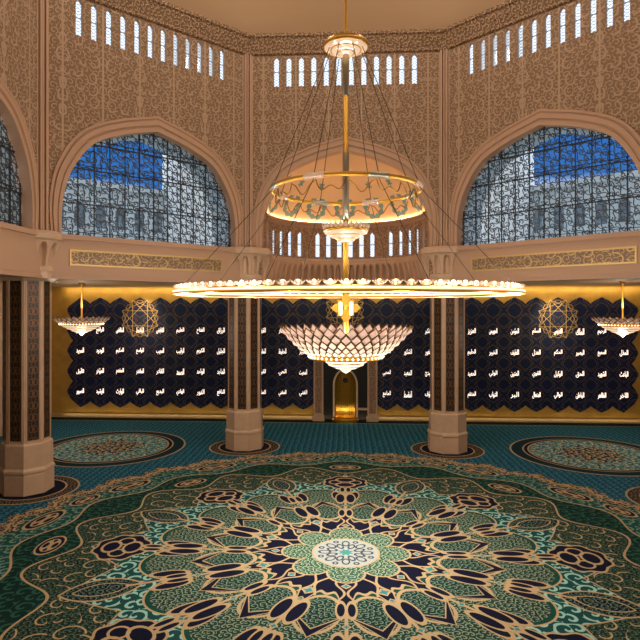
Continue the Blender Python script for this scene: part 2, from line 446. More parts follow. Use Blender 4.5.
SLIT_P, SLIT_W = 1.727, .76
slit_u = [(i - 5.5) * SLIT_P for i in range(12)]
def wall_mesh(slits=True):
    b = MB(); rv = MB(); T = 1.3
    def f(*p):   # front and back
        t = T if min(z for x, z in p) < Z_SLIT - .1 else .5
        b.quad(*[(x, AP, z) for x, z in p]); b.quad(*[(x, AP + t, z) for x, z in p])
    H = HALF
    for s in (1, -1):
        f((s * ARC[0][0], Z_BEAM), (s * H, Z_BEAM), (s * H, ARC[0][1]), (s * ARC[0][0], ARC[0][1]))
        for (xa, za), (xb, zb) in zip(ARC, ARC[1:]):
            f((s * xa, za), (s * H, za), (s * H, zb), (s * xb, zb))
            rv.quad((s * xa, AP, za), (s * xa, AP + T, za), (s * xb, AP + T, zb), (s * xb, AP, zb))
    if not slits:
        f((-H, Z_APEX), (H, Z_APEX), (H, Z_TOP), (-H, Z_TOP)); return b, rv
    f((-H, Z_APEX), (H, Z_APEX), (H, Z_SLIT), (-H, Z_SLIT)); f((-H, Z_SLIT_TOP), (H, Z_SLIT_TOP), (H, Z_TOP), (-H, Z_TOP))
    w = SLIT_W / 2; zt = Z_SLIT_TOP - .55; e = [-H]
    for u in slit_u: e += [u - w, u + w]
    e.append(H)
    for i in range(0, len(e), 2): f((e[i], Z_SLIT), (e[i + 1], Z_SLIT), (e[i + 1], Z_SLIT_TOP), (e[i], Z_SLIT_TOP))
    for u in slit_u:
        f((u - w, zt), (u, Z_SLIT_TOP), (u - w, Z_SLIT_TOP)); f((u + w, zt), (u + w, Z_SLIT_TOP), (u, Z_SLIT_TOP))
        pts = [(u - w, Z_SLIT), (u - w, zt), (u, Z_SLIT_TOP), (u + w, zt), (u + w, Z_SLIT)]
        for p, q in zip(pts, pts[1:] + pts[:1]): rv.quad((p[0], AP, p[1]), (p[0], AP + .5, p[1]), (q[0], AP + .5, q[1]), (q[0], AP, q[1]))
    return b, rv
SIDES = [('back', 0), ('left', pi / 4), ('right', -pi / 4), ('far_left', pi / 2), ('far_right', -pi / 2)]
SIDE_WORD = {'back': 'centre', 'left': 'left diagonal', 'right': 'right diagonal', 'far_left': 'far left', 'far_right': 'far right'}
C0 = (0, CY, 0)
trim_n = 0
def trim(b, mat, label, rz=0, smooth=False, loc=C0):
    global trim_n
    trim_n += 1
    return b.build(f'trim_{trim_n}', mat, None, smooth, loc, rz, label=label, **ST)
PROF = [(0, .02), (0, -.22), (.5, -.22), (.56, -.08), (.72, -.08), (.78, -.3), (1.3, -.3), (1.36, -.08), (1.5, -.08), (1.56, -.2), (1.82, -.2), (1.82, .02)]
def frame_mesh():
    b = MB(); rails = [arc_offset(s) for s, _ in PROF]; n = len(ARC)
    path = []
    for i in range(n): path.append([(rails[k][i][0], AP + PROF[k][1], rails[k][i][1]) for k in range(len(PROF))])
    path = path + [[(-x, y, z) for x, y, z in row] for row in path[-2::-1]]
    K = len(PROF); vs = [p for row in path for p in row]; fs = []
    for i in range(len(path) - 1):
        for k in range(K - 1): fs.append((i * K + k, (i + 1) * K + k, (i + 1) * K + k + 1, i * K + k + 1))
    return b.add(vs, fs)
for nm, a in SIDES:
    wm, rv = wall_mesh(nm in ('back', 'left', 'right'))
    trim(rv, M_FRAME, f'plain plaster reveals of the arch and slits in the {SIDE_WORD[nm]} wall', a)
    wm.build('wall_' + nm, M_WALL, None, False, C0, a, label=f'carved tan plaster wall with pointed arch, {SIDE_WORD[nm]} side', **ST)
    trim(frame_mesh(), M_FRAME, f'smooth moulded frame round the {SIDE_WORD[nm]} pointed arch', a)
    # carved cornice on top
    b = MB()
    prof = [(-.05, Z_CORN - .35), (-.35, Z_CORN - .3), (-.4, Z_CORN), (-.3, Z_CORN + .1), (-1.1, Z_CORN + 1.6), (-1.35, Z_CORN + 1.7), (-1.35, Z_CORN + 2.1), (.0, Z_CORN + 2.1)]
    for (o1, z1), (o2, z2) in zip(prof, prof[1:]):
        h1, h2 = .41421 * (AP + o1), .41421 * (AP + o2)
        b.quad((-h1, AP + o1, z1), (h1, AP + o1, z1), (h2, AP + o2, z2), (-h2, AP + o2, z2))
    trim(b, M_CORN, f'carved leafy cornice above the {SIDE_WORD[nm]} wall', a)
# fold pilasters where two walls meet
for nm, a in (('left', pi / 8), ('right', -pi / 8), ('far left', 3 * pi / 8), ('far right', -3 * pi / 8)):
    b = MB(); Rf = sqrt(AP * AP + HALF * HALF)
    for dx, w, d in ((0, .09, .3), (-.36, .13, .42), (.36, .13, .42), (-.66, .07, .2), (.66, .07, .2)):
        b.box(dx - w, dx + w, Rf - d - .1, Rf + .3, Z_SILL + .3, Z_CORN - .3)
    trim(b, M_FRAME, f'ribbed vertical strip in the {nm} corner of the hall', a)

# beams under the windows
def beam_mesh():
    b = MB(); h = HALF - .4
    b.box(-h, h, AP - .5, AP + 1.4, Z_BEAM, Z_SILL - .55)
    b.box(-h, h, AP - .8, AP + 1.4, Z_SILL - .55, Z_SILL - .25); b.box(-h, h, AP - .62, AP + 1.4, Z_SILL - .25, Z_SILL + .02)
    b.box(-h, h, AP - .65, AP - .5, Z_BEAM, Z_BEAM + .35)
    b.box(-h, h, AP - .58, AP - .5, Z_BEAM + .5, Z_BEAM + .62)
    return b
for nm, a in SIDES[1:]:
    trim(beam_mesh(), M_FRAME, f'plain stone beam under the {SIDE_WORD[nm]} arched window', a)
    if nm in ('left', 'right'):
        t = thing('inscription_panel', f'long gold scrollwork panel on the beam under the {nm} arched window', 'panel', (-.85 * cos(a) * (1 if a > 0 else -1), CY - .85 * sin(a) * (1 if a > 0 else -1), 0), a, 'gold panels on the beams')
        MB().box(-9.7, 9.7, AP - .56, AP - .5, 24.6, 26.0).build('relief', M_VINE, t)
        b = MB()
        for s in ((-9.9, 9.9, 24.4, 24.6), (-9.9, 9.9, 26.0, 26.2), (-9.9, -9.7, 24.6, 26.0), (9.7, 9.9, 24.6, 26.0)):
            b.box(s[0], s[1], AP - .62, AP - .5, s[2], s[3])
        b.build('gilt_border', M_PGOLD, t, label='bright gilt border')

# dome above, vestibule round the gallery the picture is taken from
b = MB(); Rd = AP / cos(pi / 8) - .2
b.lathe([(Rd * cos(t * pi / 24), Z_TOP - .6 + (0 if t == 0 else 3.4) + (Rd + 2) * sin(t * pi / 24)) for t in range(0, 13)], 64)
o = b.build('ceiling_dome', M_DOME, None, True, C0, label='smooth tan dome over the hall', **ST)
b = MB(); Hx = AP
for s in (1, -1): b.quad((s * Hx, Y_REAR, Z_CEIL), (s * Hx, CY - HALF, Z_CEIL), (s * Hx, CY - HALF, Z_TOP), (s * Hx, Y_REAR, Z_TOP))
b.quad((-Hx, Y_REAR, Z_CEIL), (Hx, Y_REAR, Z_CEIL), (Hx, Y_REAR, Z_TOP), (-Hx, Y_REAR, Z_TOP))
b.build('wall_gallery', M_STONE, label='plain upper walls behind the viewing gallery', **ST)
b = MB(); zt = Z_TOP - .5
b.quad((-Hx, Y_REAR, zt), (Hx, Y_REAR, zt), (Hx, CY - AP, zt), (-Hx, CY - AP, zt))
for s in (1, -1): b.quad((s * HALF, CY - AP, zt), (s * Hx, CY - AP, zt), (s * Hx, CY - HALF, zt))
b.build('ceiling_gallery', M_PALE, label='flat ceiling over the viewing gallery', **ST)
# aisle ceiling
b = MB(); zc = Z_CEIL
b.quad((-X_Q, CY + AP, zc), (X_Q, CY + AP, zc), (X_Q, Y_Q, zc), (-X_Q, Y_Q, zc))
for s in (1, -1):
    b.quad((s * HALF, CY + AP, zc), (s * X_Q, CY + AP, zc), (s * AP, CY + HALF, zc))
    b.quad((s * X_Q, CY + AP, zc), (s * X_Q, CY + HALF, zc), (s * AP, CY + HALF, zc))
    b.quad((s * AP, CY + HALF, zc), (s * X_Q, CY + HALF, zc), (s * X_Q, Y_REAR, zc), (s * AP, Y_REAR, zc))
b.build('ceiling', M_PALE, label='flat pale ceiling of the aisles round the hall', **ST)
for s, nm in ((-1, 'left'), (1, 'right')):
    MB().quad((s * X_Q, Y_REAR, 0), (s * X_Q, Y_Q, 0), (s * X_Q, Y_Q, zc), (s * X_Q, Y_REAR, zc)).build('wall_aisle_' + nm, M_STONE, label=f'plain stone outer wall of the {nm} aisle', **ST)
MB().quad((-X_Q, Y_REAR, 0), (X_Q, Y_REAR, 0), (X_Q, Y_REAR, zc), (-X_Q, Y_REAR, zc)).build('wall_rear', M_STONE, label='plain wall behind the viewer', **ST)

# ------------------------------------------------------------------ windows
window_n = 0
def scroll(ang, size, n=9, turn=4.3):
    """an S of two opposed curls, centred on the origin"""
    half = []; x = z = 0.0
    for i in range(n + 1):
        half.append((x, z)); q = (i + .5) / n; h = ang + turn * q * q
        x += cos(h) * size / n * (1.25 - .5 * q); z += sin(h) * size / n * (1.25 - .5 * q)
    return [(-x, -z) for x, z in half[:0:-1]] + half
def lattice_cell(b, cx, cz, p, flip, variant):
    w, y0, y1 = .09, 0, .08
    a = pi / 4 if flip else 3 * pi / 4
    pts = scroll((a - .5, a + .35, a - .9)[variant], 1.0, 9, (4.3, 5.0, 3.6)[variant])
    if flip: pts = [(-x, z) for x, z in pts]
    b.ribbon([(cx + x, cz + z) for x, z in pts], w, y0, y1)
PL = .66
b = MB()
for i in range(-19, 20):
    for j in range(22):
        cz = Z_SILL + .1 + j * PL
        if cz > Z_APEX + .4: continue
        k = max([x for x, z in ARC if z >= min(cz, Z_APEX)] or [0])
        if abs(i * PL) > k + 1.1: continue
        lattice_cell(b, i * PL, cz, PL, (i + j) % 2, (abs(i) + 2 * j + (j // 3)) % 3)
latt_b = b
b = MB()
for x in [i * 1.86 for i in range(-6, 7)]:
    if abs(x) > 11.2: continue
    zt = max([z for xx, z in ARC if xx >= abs(x) - .02] or [Z_SILL])
    b.box(x - .035, x + .035, -.1, .12, Z_SILL, zt + .1)
for z in (Z_SILL + .1, 31.6, 35.6, 38.6):
    k = max([xx for xx, zz in ARC if zz >= z]) + .1
    b.box(-k, k, -.12, .12, z - .06, z + .06); b.box(-k, k, -.1, .1, z + .4, z + .46)
bars_b = b
proto = None
REC = AP + .95
for nm, a in SIDES[1:]:
    window_n += 1
    lab = f'tall pointed arched window with dark lattice screen, {SIDE_WORD[nm]} wall'
    if proto is None:
        t = thing('window_1', lab, 'window', (0, CY, 0), a, kind='structure'); proto = t
        latt_b.build('lattice_screen', M_LATT, t, False, (0, REC, 0)); bars_b.build('glazing_bars', M_BAR, t, False, (0, REC, 0))
        MB().prism([(x, z) for x, z in ARC] + [(-x, z) for x, z in ARC[-2::-1]], REC + .2, REC + .23).build('glass_pane', M_GLASS, t)
    else:
        t = copy_tree(proto); t.name = f'window_{window_n}'; t['label'] = lab; t.rotation_euler = (0, 0, a)
# slit windows
def slit_window(w, zb, zt):
    """lattice, bar and glass for one slit, local: x across, y outward, z up"""
    b = MB(); p = .38; n = int((zt - zb) / p); cross = [(-w / 2, w / 2), (w / 2, -w / 2)]
    for i in range(n + 1):
        z0 = zb + i * p
        for x0, x1 in cross: b.ribbon([(x0, z0), (x1, min(z0 + p, zt))], .045, 0, .05)
    c = MB().box(-w / 2, w / 2, -.03, .09, (zb + zt) / 2 - .05, (zb + zt) / 2 + .05); c.box(-w / 2, -w / 2 + .05, -.03, .09, zb, zt); c.box(w / 2 - .05, w / 2, -.03, .09, zb, zt)
    g = MB().box(-w / 2, w / 2, .1, .12, zb, zt)
    return b, c, g
M_SLAT = Mat('pale_lattice', 'a9adb2', .5)
parts = slit_window(SLIT_W, Z_SLIT, Z_SLIT_TOP)
ORD = 'first second third fourth fifth sixth seventh eighth ninth tenth eleventh twelfth thirteenth fourteenth fifteenth sixteenth'.split()
proto = None
for nm, a in SIDES[:3]:
    for i, u in enumerate(slit_u):
        window_n += 1
        off = AP + .3
        loc = (cos(a) * u - sin(a) * off, CY + sin(a) * u + cos(a) * off, 0)
        lab = f'narrow pointed slit window high on the {SIDE_WORD[nm]} wall, {ORD[i]} from its left end'
        if proto is None:
            t = proto = thing(f'window_{window_n}', lab, 'window', loc, a, 'slit windows under the dome', 'structure')
            parts[0].build('lattice_screen', M_SLAT, t); parts[1].build('glazing_bars', M_SLAT, t); parts[2].build('glass_pane', M_GLASS, t)
        else:
            t = copy_tree(proto); t.name = f'window_{window_n}'; t.location = loc; t.rotation_euler = (0, 0, a); t['label'] = lab

# ------------------------------------------------------------------ apse behind the centre arch
RA = 11.7; YA = CY + AP + 1.25
LA = (0, YA, 0)
Z_S0, Z_S1, Z_AC = 27.7, 31.5, 32.3
ang_slit = [(-21.5 + 8.6 * i) for i in range(6)] + [-37 - 9.2 * i for i in range(5)] + [37 + 9.2 * i for i in range(5)]
ang_slit.sort()
# cylinder wall with slit holes: azimuth measured from the back (+y) clockwise
def az(r, deg, z): return (r * sin(R_(deg)), r * cos(R_(deg)), z)
b = MB(); hw = 1.95
edges = [-90.0]
for s in ang_slit: edges += [s - hw, s + hw]
edges.append(90.0)
def arcquad(b, d0, d1, z0, z1, r=RA, n=None):
    n = n or max(1, int((d1 - d0) / 4))
    for i in range(n):
        p, q = d0 + (d1 - d0) * i / n, d0 + (d1 - d0) * (i + 1) / n
        b.quad(az(r, p, z0), az(r, q, z0), az(r, q, z1), az(r, p, z1))
arcquad(b, -90, 90, 26.6, Z_S0, n=60); arcquad(b, -90, 90, Z_S1, Z_AC + .5, n=60)
for i in range(0, len(edges), 2): arcquad(b, edges[i], edges[i + 1], Z_S0, Z_S1)
for s in ang_slit:
    b.quad(az(RA, s - hw, Z_S1 - .5), az(RA, s, Z_S1), az(RA, s - hw, Z_S1)); b.quad(az(RA, s + hw, Z_S1 - .5), az(RA, s + hw, Z_S1), az(RA, s, Z_S1))
    for d in (-hw, hw): b.quad(az(RA, s + d, Z_S0), az(RA + .35, s + d, Z_S0), az(RA + .35, s + d, Z_S1), az(RA, s + d, Z_S1))
    b.quad(az(RA, s - hw, Z_S0), az(RA, s + hw, Z_S0), az(RA + .35, s + hw, Z_S0), az(RA + .35, s - hw, Z_S0))
    b.quad(az(RA, s - hw, Z_S1), az(RA, s + hw, Z_S1), az(RA + .35, s + hw, Z_S1), az(RA + .35, s - hw, Z_S1))
b.build('wall_apse', M_APSE, None, False, LA, label='curved tan wall of the apse pierced by slit windows', **ST)
parts = slit_window(.78, Z_S0, Z_S1); proto = None
for i, s in enumerate(ang_slit):
    window_n += 1
    p = az(RA + .15, s, 0); loc = (p[0], YA + p[1], 0)
    lab = f'narrow slit window in the curved apse under the half dome, {ORD[i]} from the left'
    if proto is None:
        t = proto = thing(f'window_{window_n}', lab, 'window', loc, -R_(s), 'slit windows in the apse', 'structure')
        parts[0].build('lattice_screen', M_SLAT, t); parts[1].build('glazing_bars', M_SLAT, t); parts[2].build('glass_pane', M_GLASS, t)
    else:
        t = copy_tree(proto); t.name = f'window_{window_n}'; t.location = loc; t.rotation_euler = (0, 0, -R_(s)); t['label'] = lab
# half dome with the arch's own profile
b = MB(); prof = [(x * 1.0 + .25, z) for x, z in ARC if z > 32.5]; prof = [(RA, 32.5)] + [(max(x, .01), z + .25) for x, z in prof]
b.lathe(prof, 48, 0, pi)
b.build('ceiling_half_dome', M_HDOME, None, True, LA, label='cream half dome with teal wreaths over the apse', **ST)
b = MB(); b.lathe([(RA + .1, Z_AC - .1), (RA - .25, Z_AC), (RA - .5, Z_AC + .35), (RA - .8, Z_AC + .45), (RA - .8, Z_AC + .75), (RA - .35, Z_AC + .8), (RA - .3, Z_AC + .5), (RA + .1, Z_AC + .5)], 60, 0, pi)
trim(b, M_FRAME, 'curved cornice ledge at the foot of the half dome', 0, False, LA)
b = MB().lathe([(RA - .42, Z_AC + .82), (RA - .62, Z_AC + .8)], 60, 0, pi)
trim(b, M_COVE, 'glowing cove line along the ledge under the half dome', 0, False, LA)
b = MB(); b.lathe([(RA + .1, 26.6), (RA - .9, 26.6), (RA - .95, 26.9), (RA - .7, 27.05), (RA - .7, 27.35), (RA + .1, 27.4)], 60, 0, pi)
trim(b, M_STONE, 'curved ledge under the apse slit windows', 0, False, LA)
# corbel frieze of small pointed niches
def niche(t, v):
    """t across -1..1, v up 0..1: depth of a pointed niche"""
    v = (v - .18) / .82
    if v < 0: return 0
    w = .72 if v < .45 else .72 * sqrt(max(0, 1 - ((v - .45) / .47) ** 1.7)) if v < .92 else 0
    return max(0, 1 - (abs(t) / w) ** 4) if w > 0 and abs(t) < w else 0
def corbel(b, r_top, r_bot, z0, z1, d0, d1, n, depth, sgn=1, cols=12, rows=14):
    vs, fs = [], []; C_ = n * cols + 1
    for j in range(rows + 1):
        v = j / rows; z = z0 + (z1 - z0) * v
        for i in range(C_):
            t = ((i % cols) / cols) * 2 - 1
            r = r_bot + (r_top - r_bot) * v ** 2 + sgn * depth * niche(t, v) * (.35 + .65 * v)
            vs.append(az(r, d0 + (d1 - d0) * i / (C_ - 1), z))
    for j in range(rows):
        for i in range(C_ - 1): fs.append((j * C_ + i, j * C_ + i + 1, (j + 1) * C_ + i + 1, (j + 1) * C_ + i))
    return b.add(vs, fs)
b = corbel(MB(), RA - .9, RA - .1, 23.4, 26.6, -90, 90, 33, 1.3, cols=16)
trim(b, M_STONE, 'row of small pointed corbel niches under the apse', 0, False, LA)

# ------------------------------------------------------------------ columns
def octa(r, z): return [(r / cos(pi / 8) * cos(pi / 8 + k * pi / 4), r / cos(pi / 8) * sin(pi / 8 + k * pi / 4), z) for k in range(8)]
def octa_stack(levels):
    b = MB(); vs = [p for r, z in levels for p in octa(r, z)]; fs = []
    for i in range(len(levels) - 1):
        for k in range(8): fs.append((i * 8 + k, i * 8 + (k + 1) % 8, i * 8 + 8 + (k + 1) % 8, i * 8 + 8 + k))
    fs += [tuple(range(7, -1, -1)), tuple(range(len(levels) * 8 - 8, len(levels) * 8))]
    return b.add(vs, fs)
RC = 37.03
def make_column(label, loc):
    t = thing('column', label, 'column', loc, 0, 'marble columns of the hall', 'thing')
    octa_stack([(2.52, 0), (2.52, 2.0), (2.48, 2.2), (2.6, 2.3), (2.6, 2.55), (2.42, 2.8), (2.42, 5.2), (2.32, 5.35)]).build('base', M_MARBLE, t)
    octa_stack([(2.2, 5.35), (2.2, 23.0)]).build('shaft', M_MARBLE, t)
    for k in range(8):
        a = k * pi / 4
        o = MB().box(-.58, .58, -2.24, -2.19, 5.7, 22.6).build('inlay_panel', M_INLAY, t, rz=a, label='black panel with bronze chain pattern')
        b = MB()
        for s in (-1, 1): b.box(s * .72 - .06, s * .72 + .06, -2.26, -2.19, 5.5, 22.8)
        b.build('bead_strip', M_STONE, o)
    b = octa_stack([(2.3, 22.6), (2.95, 22.9), (2.95, 23.5), (2.8, 23.75)])
    b.build('collar', M_MARBLE, t)
    b = corbel(MB(), 3.75, 3.0, 23.7, 26.9, 0, 360, 16, .8, -1, 16, 20)
    b.build('corbel_capital', M_STONE, t)
    octa_stack([(3.6, 26.9), (3.8, 27.1), (3.8, 27.6), (3.5, 27.95)]).build('abacus', M_STONE, t)
    return t
col0 = None
for lab, ang in (('octagonal marble column with black inlay panels left of the niche', 22.5), ('octagonal marble column with black inlay panels right of the niche', -22.5),
                 ('octagonal column at the left edge, cut off by the frame', 67.5), ('octagonal column at the right edge beside the far right arch', -67.5)):
    loc = (-RC * sin(R_(ang)), CY + RC * cos(R_(ang)), 0)
    if abs(ang) > 45: loc = (loc[0] * 1.012, loc[1], 0)
    if col0 is None: col0 = make_column(lab, loc)
    else:
        c = copy_tree(col0); c.location = loc; c['label'] = lab

# ------------------------------------------------------------------ qibla wall
MB().box(-X_Q, X_Q, Y_Q, Y_Q + .6, 0, Z_CEIL).build('wall_qibla', M_GWALL, label='far gold plaster wall framing the navy panels', **ST)
def tri(t, p):   # 0 at a word column, 1 halfway
    f = (t / p) % 1; f = min(f, 1 - f) * 2
    return .72 * f + .28 * f ** 4
NP = 10
def navy(k0, k1):
    xl, xr = (k0 - .52) * P, (k1 + .52) * P; pts = []
    zt, zb, amp = 21.4, 1.8, 1.15
    n = int(round((k1 - k0) * 2 * NP))
    top = [(k0 * P + (k1 - k0) * P * i / n) for i in range(n + 1)]
    bot = [(x, zb + amp * tri(x, P)) for x in top]
    tp = [(x, zt - amp * tri(x, P)) for x in reversed(top)]
    zs = [3.3 + (19.8 - 3.3) * i / 90 for i in range(91)]
    def side(x, z): return amp * tri(z - 15.54, P)
    rt = [(xr + .55 - side(xr, z), z) for z in zs]; lf = [(xl - .55 + side(xl, z), z) for z in reversed(zs)]
    return bot, rt, tp, lf
def navy_panel(k0, k1, left_edge, right_edge, label):
    bot, rt, tp, lf = navy(k0, k1)
    if not right_edge: rt = [((k1 + .5) * P, bot[-1][1]), ((k1 + .5) * P, tp[0][1])]
    if not left_edge: lf = [((k0 - .5) * P, tp[-1][1]), ((k0 - .5) * P, bot[0][1])]
    b = MB().prism(bot + rt + tp + lf, Y_Q - .12, Y_Q + .05)
    o = b.build('star_mosaic', M_NAVY, None, False, None, None, label=label, category='mosaic')
navy_panel(-13, 13, True, True, 'wide navy star mosaic with fine brass lines and zigzag edge on the far wall')
b = MB().box(-X_Q, X_Q, Y_Q - .25, Y_Q, 0, .55); b.box(-X_Q, X_Q, Y_Q - .32, Y_Q, .55, .7)
b.build('baseboard_qibla', M_CREAM, label='low cream skirting along the far wall', **ST)

for nm, xk, zc_ in (('left', -10, 17.7), ('right', 10, 17.7), ('middle', 0, 19.2)):
    b = MB()
    for R0, st in ((3.5, 3), (3.5, 2)):
        for k in range(8):
            a0, a1 = (k + .5) * pi / 4, (k + .5 + st) * pi / 4
            b.ribbon([(R0 * cos(a0), R0 * sin(a0)), (R0 * cos(a1), R0 * sin(a1))], .06, -.03, .02)
    for k in range(8):
        a0 = k * pi / 4
        b.ribbon([(2.65 * cos(a0) + .62 * cos(q * pi / 3), 2.65 * sin(a0) + .62 * sin(q * pi / 3)) for q in range(6)], .055, -.03, .02, True)
    o = b.build('star_rosette', M_ROSE, None, False, (xk * P, Y_Q - .13, zc_), None, category='rosette', group='brass star rosettes',
                label={'left': 'bright brass star rosette on the navy wall left of the columns', 'right': 'bright brass star rosette on the navy wall right of the columns', 'middle': 'brass star rosette on the navy wall behind the crystal bowl'}[nm])
# lit Arabic words in four rows
FORM = {}
cp = 0xFE8F
def fm(ch, start, n): FORM[ch] = (start, n)
for ch, st, n in (('ا', 0xFE8D, 2), ('ب', 0xFE8F, 4), ('ة', 0xFE93, 2), ('ت', 0xFE95, 4), ('ث', 0xFE99, 4), ('ج', 0xFE9D, 4), ('ح', 0xFEA1, 4), ('خ', 0xFEA5, 4), ('د', 0xFEA9, 2), ('ذ', 0xFEAB, 2),
                  ('ر', 0xFEAD, 2), ('ز', 0xFEAF, 2), ('س', 0xFEB1, 4), ('ش', 0xFEB5, 4), ('ص', 0xFEB9, 4), ('ض', 0xFEBD, 4), ('ط', 0xFEC1, 4), ('ظ', 0xFEC5, 4), ('ع', 0xFEC9, 4), ('غ', 0xFECD, 4),
                  ('ف', 0xFED1, 4), ('ق', 0xFED5, 4), ('ك', 0xFED9, 4), ('ل', 0xFEDD, 4), ('م', 0xFEE1, 4), ('ن', 0xFEE5, 4), ('ه', 0xFEE9, 4), ('و', 0xFEED, 2), ('ي', 0xFEF1, 4), ('ئ', 0xFE89, 4), ('ؤ', 0xFE85, 2), ('أ', 0xFE83, 2)):
    fm(ch, st, n)
def shape(w):
    out = []; join = False
    for i, ch in enumerate(w):
        st, n = FORM[ch]; nxt = i + 1 < len(w)
        if n == 2: out.append(st + (1 if join else 0)); join = False
        else:
            out.append(st + ({(0, 0): 0, (1, 0): 1, (0, 1): 2, (1, 1): 3}[(int(join), int(nxt))])); join = True
    return ''.join(chr(c) for c in reversed(out))
NAMES = ('الرحمن الرحيم الملك القدوس السلم المؤمن المهيمن العزيز الجبار المتكبر الخالق البارئ المصور الغفار القهار الوهاب الرزاق الفتاح العليم القابض الباسط الخافض الرافع المعز المذل السميع البصير الحكم العدل اللطيف الخبير الحليم العظيم الغفور الشكور العلي الكبير الحفيظ المقيت الحسيب الجليل الكريم الرقيب المجيب الواسع الحكيم الودود المجيد الباعث الشهيد الحق الوكيل القوي المتين الولي الحميد المحصي المبدئ المعيد المحيي المميت الحي القيوم الواجد الماجد الواحد الصمد القادر المقتدر المقدم المؤخر الأول الاخر الظاهر الباطن الوالي المتعال البر التواب المنتقم العفو الرؤف المقسط الجامع الغني المغني المانع الضار النافع النور الهادي البديع الباقي الوارث الرشيد الصبور').split()
ks = [k for k in range(13, -14, -1) if abs(k) >= 2]
ROW = ['top', 'second', 'third', 'bottom']
fc = bpy.data.curves.new('letters', 'FONT'); fc.size = 1; fc.extrude = .05; fc.offset = .002; fc.resolution_u = 2
fo = bpy.data.objects.new('letters', fc); COL.objects.link(fo)
idx = 0
for row in range(4):
    for k in ks:
        fc.body = shape(NAMES[idx % len(NAMES)]); idx += 1
        dg = bpy.context.evaluated_depsgraph_get(); dg.update()
        me = bpy.data.meshes.new_from_object(fo.evaluated_get(dg))
        xs = [v.co.x for v in me.vertices]; zs = [v.co.y for v in me.vertices]
        x0, x1, z0, z1 = min(xs), max(xs), min(zs), max(zs)
        sx, sz = 1.36 / (x1 - x0), 1.12 / (z1 - z0)
        for v in me.vertices:
            v.co = ((v.co.x - (x0 + x1) / 2) * sx, -v.co.z, (v.co.y - (z0 + z1) / 2) * sz)
        me.materials.clear(); me.materials.append(M_WORD); me.name = 'calligraphy_sign'
        o = bpy.data.objects.new('calligraphy_sign', me); COL.objects.link(o)
        o.location = (k * P, Y_Q - .17, 15.54 - row * P)
        side = 'left' if k < 0 else 'right'
        o['label'] = f'glowing white Arabic word on navy wall, {ROW[row]} row, {ORD[abs(k) - 2]} to the {side} of the niche'
        o['category'] = 'calligraphy'; o['group'] = 'lit words on the navy wall'
bpy.data.objects.remove(fo)

# ------------------------------------------------------------------ mihrab
M_NICHE = Mat('gold_mosaic', rough=.3, metal=.85)
x, y, z = M_NICHE.coords()
v_ = M_NICHE.spirals(x, z, .35, 1.2, .3)
M_NICHE.color(M_NICHE.mix('7a5a1e', 'b98f38', (abs(v_ - .5) - .25).soft(.2)))
t = thing('mihrab', 'gold arched prayer niche between two pale posts in the far wall', 'niche', (.1, Y_Q, 0))
MB().box(-3.8, 3.8, -.35, -.1, 0, 13).build('recess', M_DARK, t)
for s in (-1, 1):
    b = MB().box(s * 4.65 - .85, s * 4.65 + .85, -1.1, -.1, .0, 13.2); b.box(s * 4.65 - 1.0, s * 4.65 + 1.0, -1.25, -.1, 0, .9)
    o = b.build('post', M_MARBLE, t)
    b = MB(); b.box(s * 4.65 - .55, s * 4.65 + .55, -1.16, -1.09, 1.4, 12.6); b.build('carved_face', M_APSE, o)
MB().box(-5.6, 5.6, -1.15, -.1, 13.2, 14.2).build('lintel', M_MARBLE, t)
pts = [(2.0, .7)] + [(2.0, 6.2)] + [(2.0 * cos(q * pi / 16), 6.2 + 2.7 * sin(q * pi / 16)) for q in range(1, 9)]
pts = pts + [(-x, z) for x, z in pts[-2::-1]]
MB().ribbon(pts, .32, -.95, -.3).build('arch_band', M_PALE, t, label='pale arch outline')
# concave golden niche
vs = []; fs = []; n = 12; prof = [(1.85, .0)] + [(1.85 * sqrt(max(0, 1 - (max(0, zz - 6.2) / 2.6) ** 2)), zz) for zz in [1, 3, 5, 6.2, 6.8, 7.4, 7.9, 8.3, 8.6, 8.79]]
b = MB(); 
for (r1, z1), (r2, z2) in zip(prof, prof[1:]):
    for i in range(n):
        a0, a1 = pi + pi * i / n, pi + pi * (i + 1) / n
        g = lambda r, a_, z_: (r * cos(a_), -.36 - .55 * r / 1.85 * (1 + sin(a_)) , z_)
        b.quad(g(r1, a0, z1), g(r1, a1, z1), g(r2, a1, z2), g(r2, a0, z2))
b.build('niche', M_NICHE, t, True)
b = MB(); b.tube([(0, -.48, 7.0), (0, -.44, 7.0)], .45, 20); b.build('roundel', M_DARK, t)
b = MB(); b.lathe([(0, 0), (2.3, 0), (2.3, .5), (1.9, .55), (1.9, .8), (0, .85)], 24, pi, 2 * pi, cy=-.35); b.build('plinth', M_GOLD, t)
b = MB().box(2.2, 3.85, -.8, -.35, 1.9, 2.25); b.build('low_rail', M_MARBLE, t)

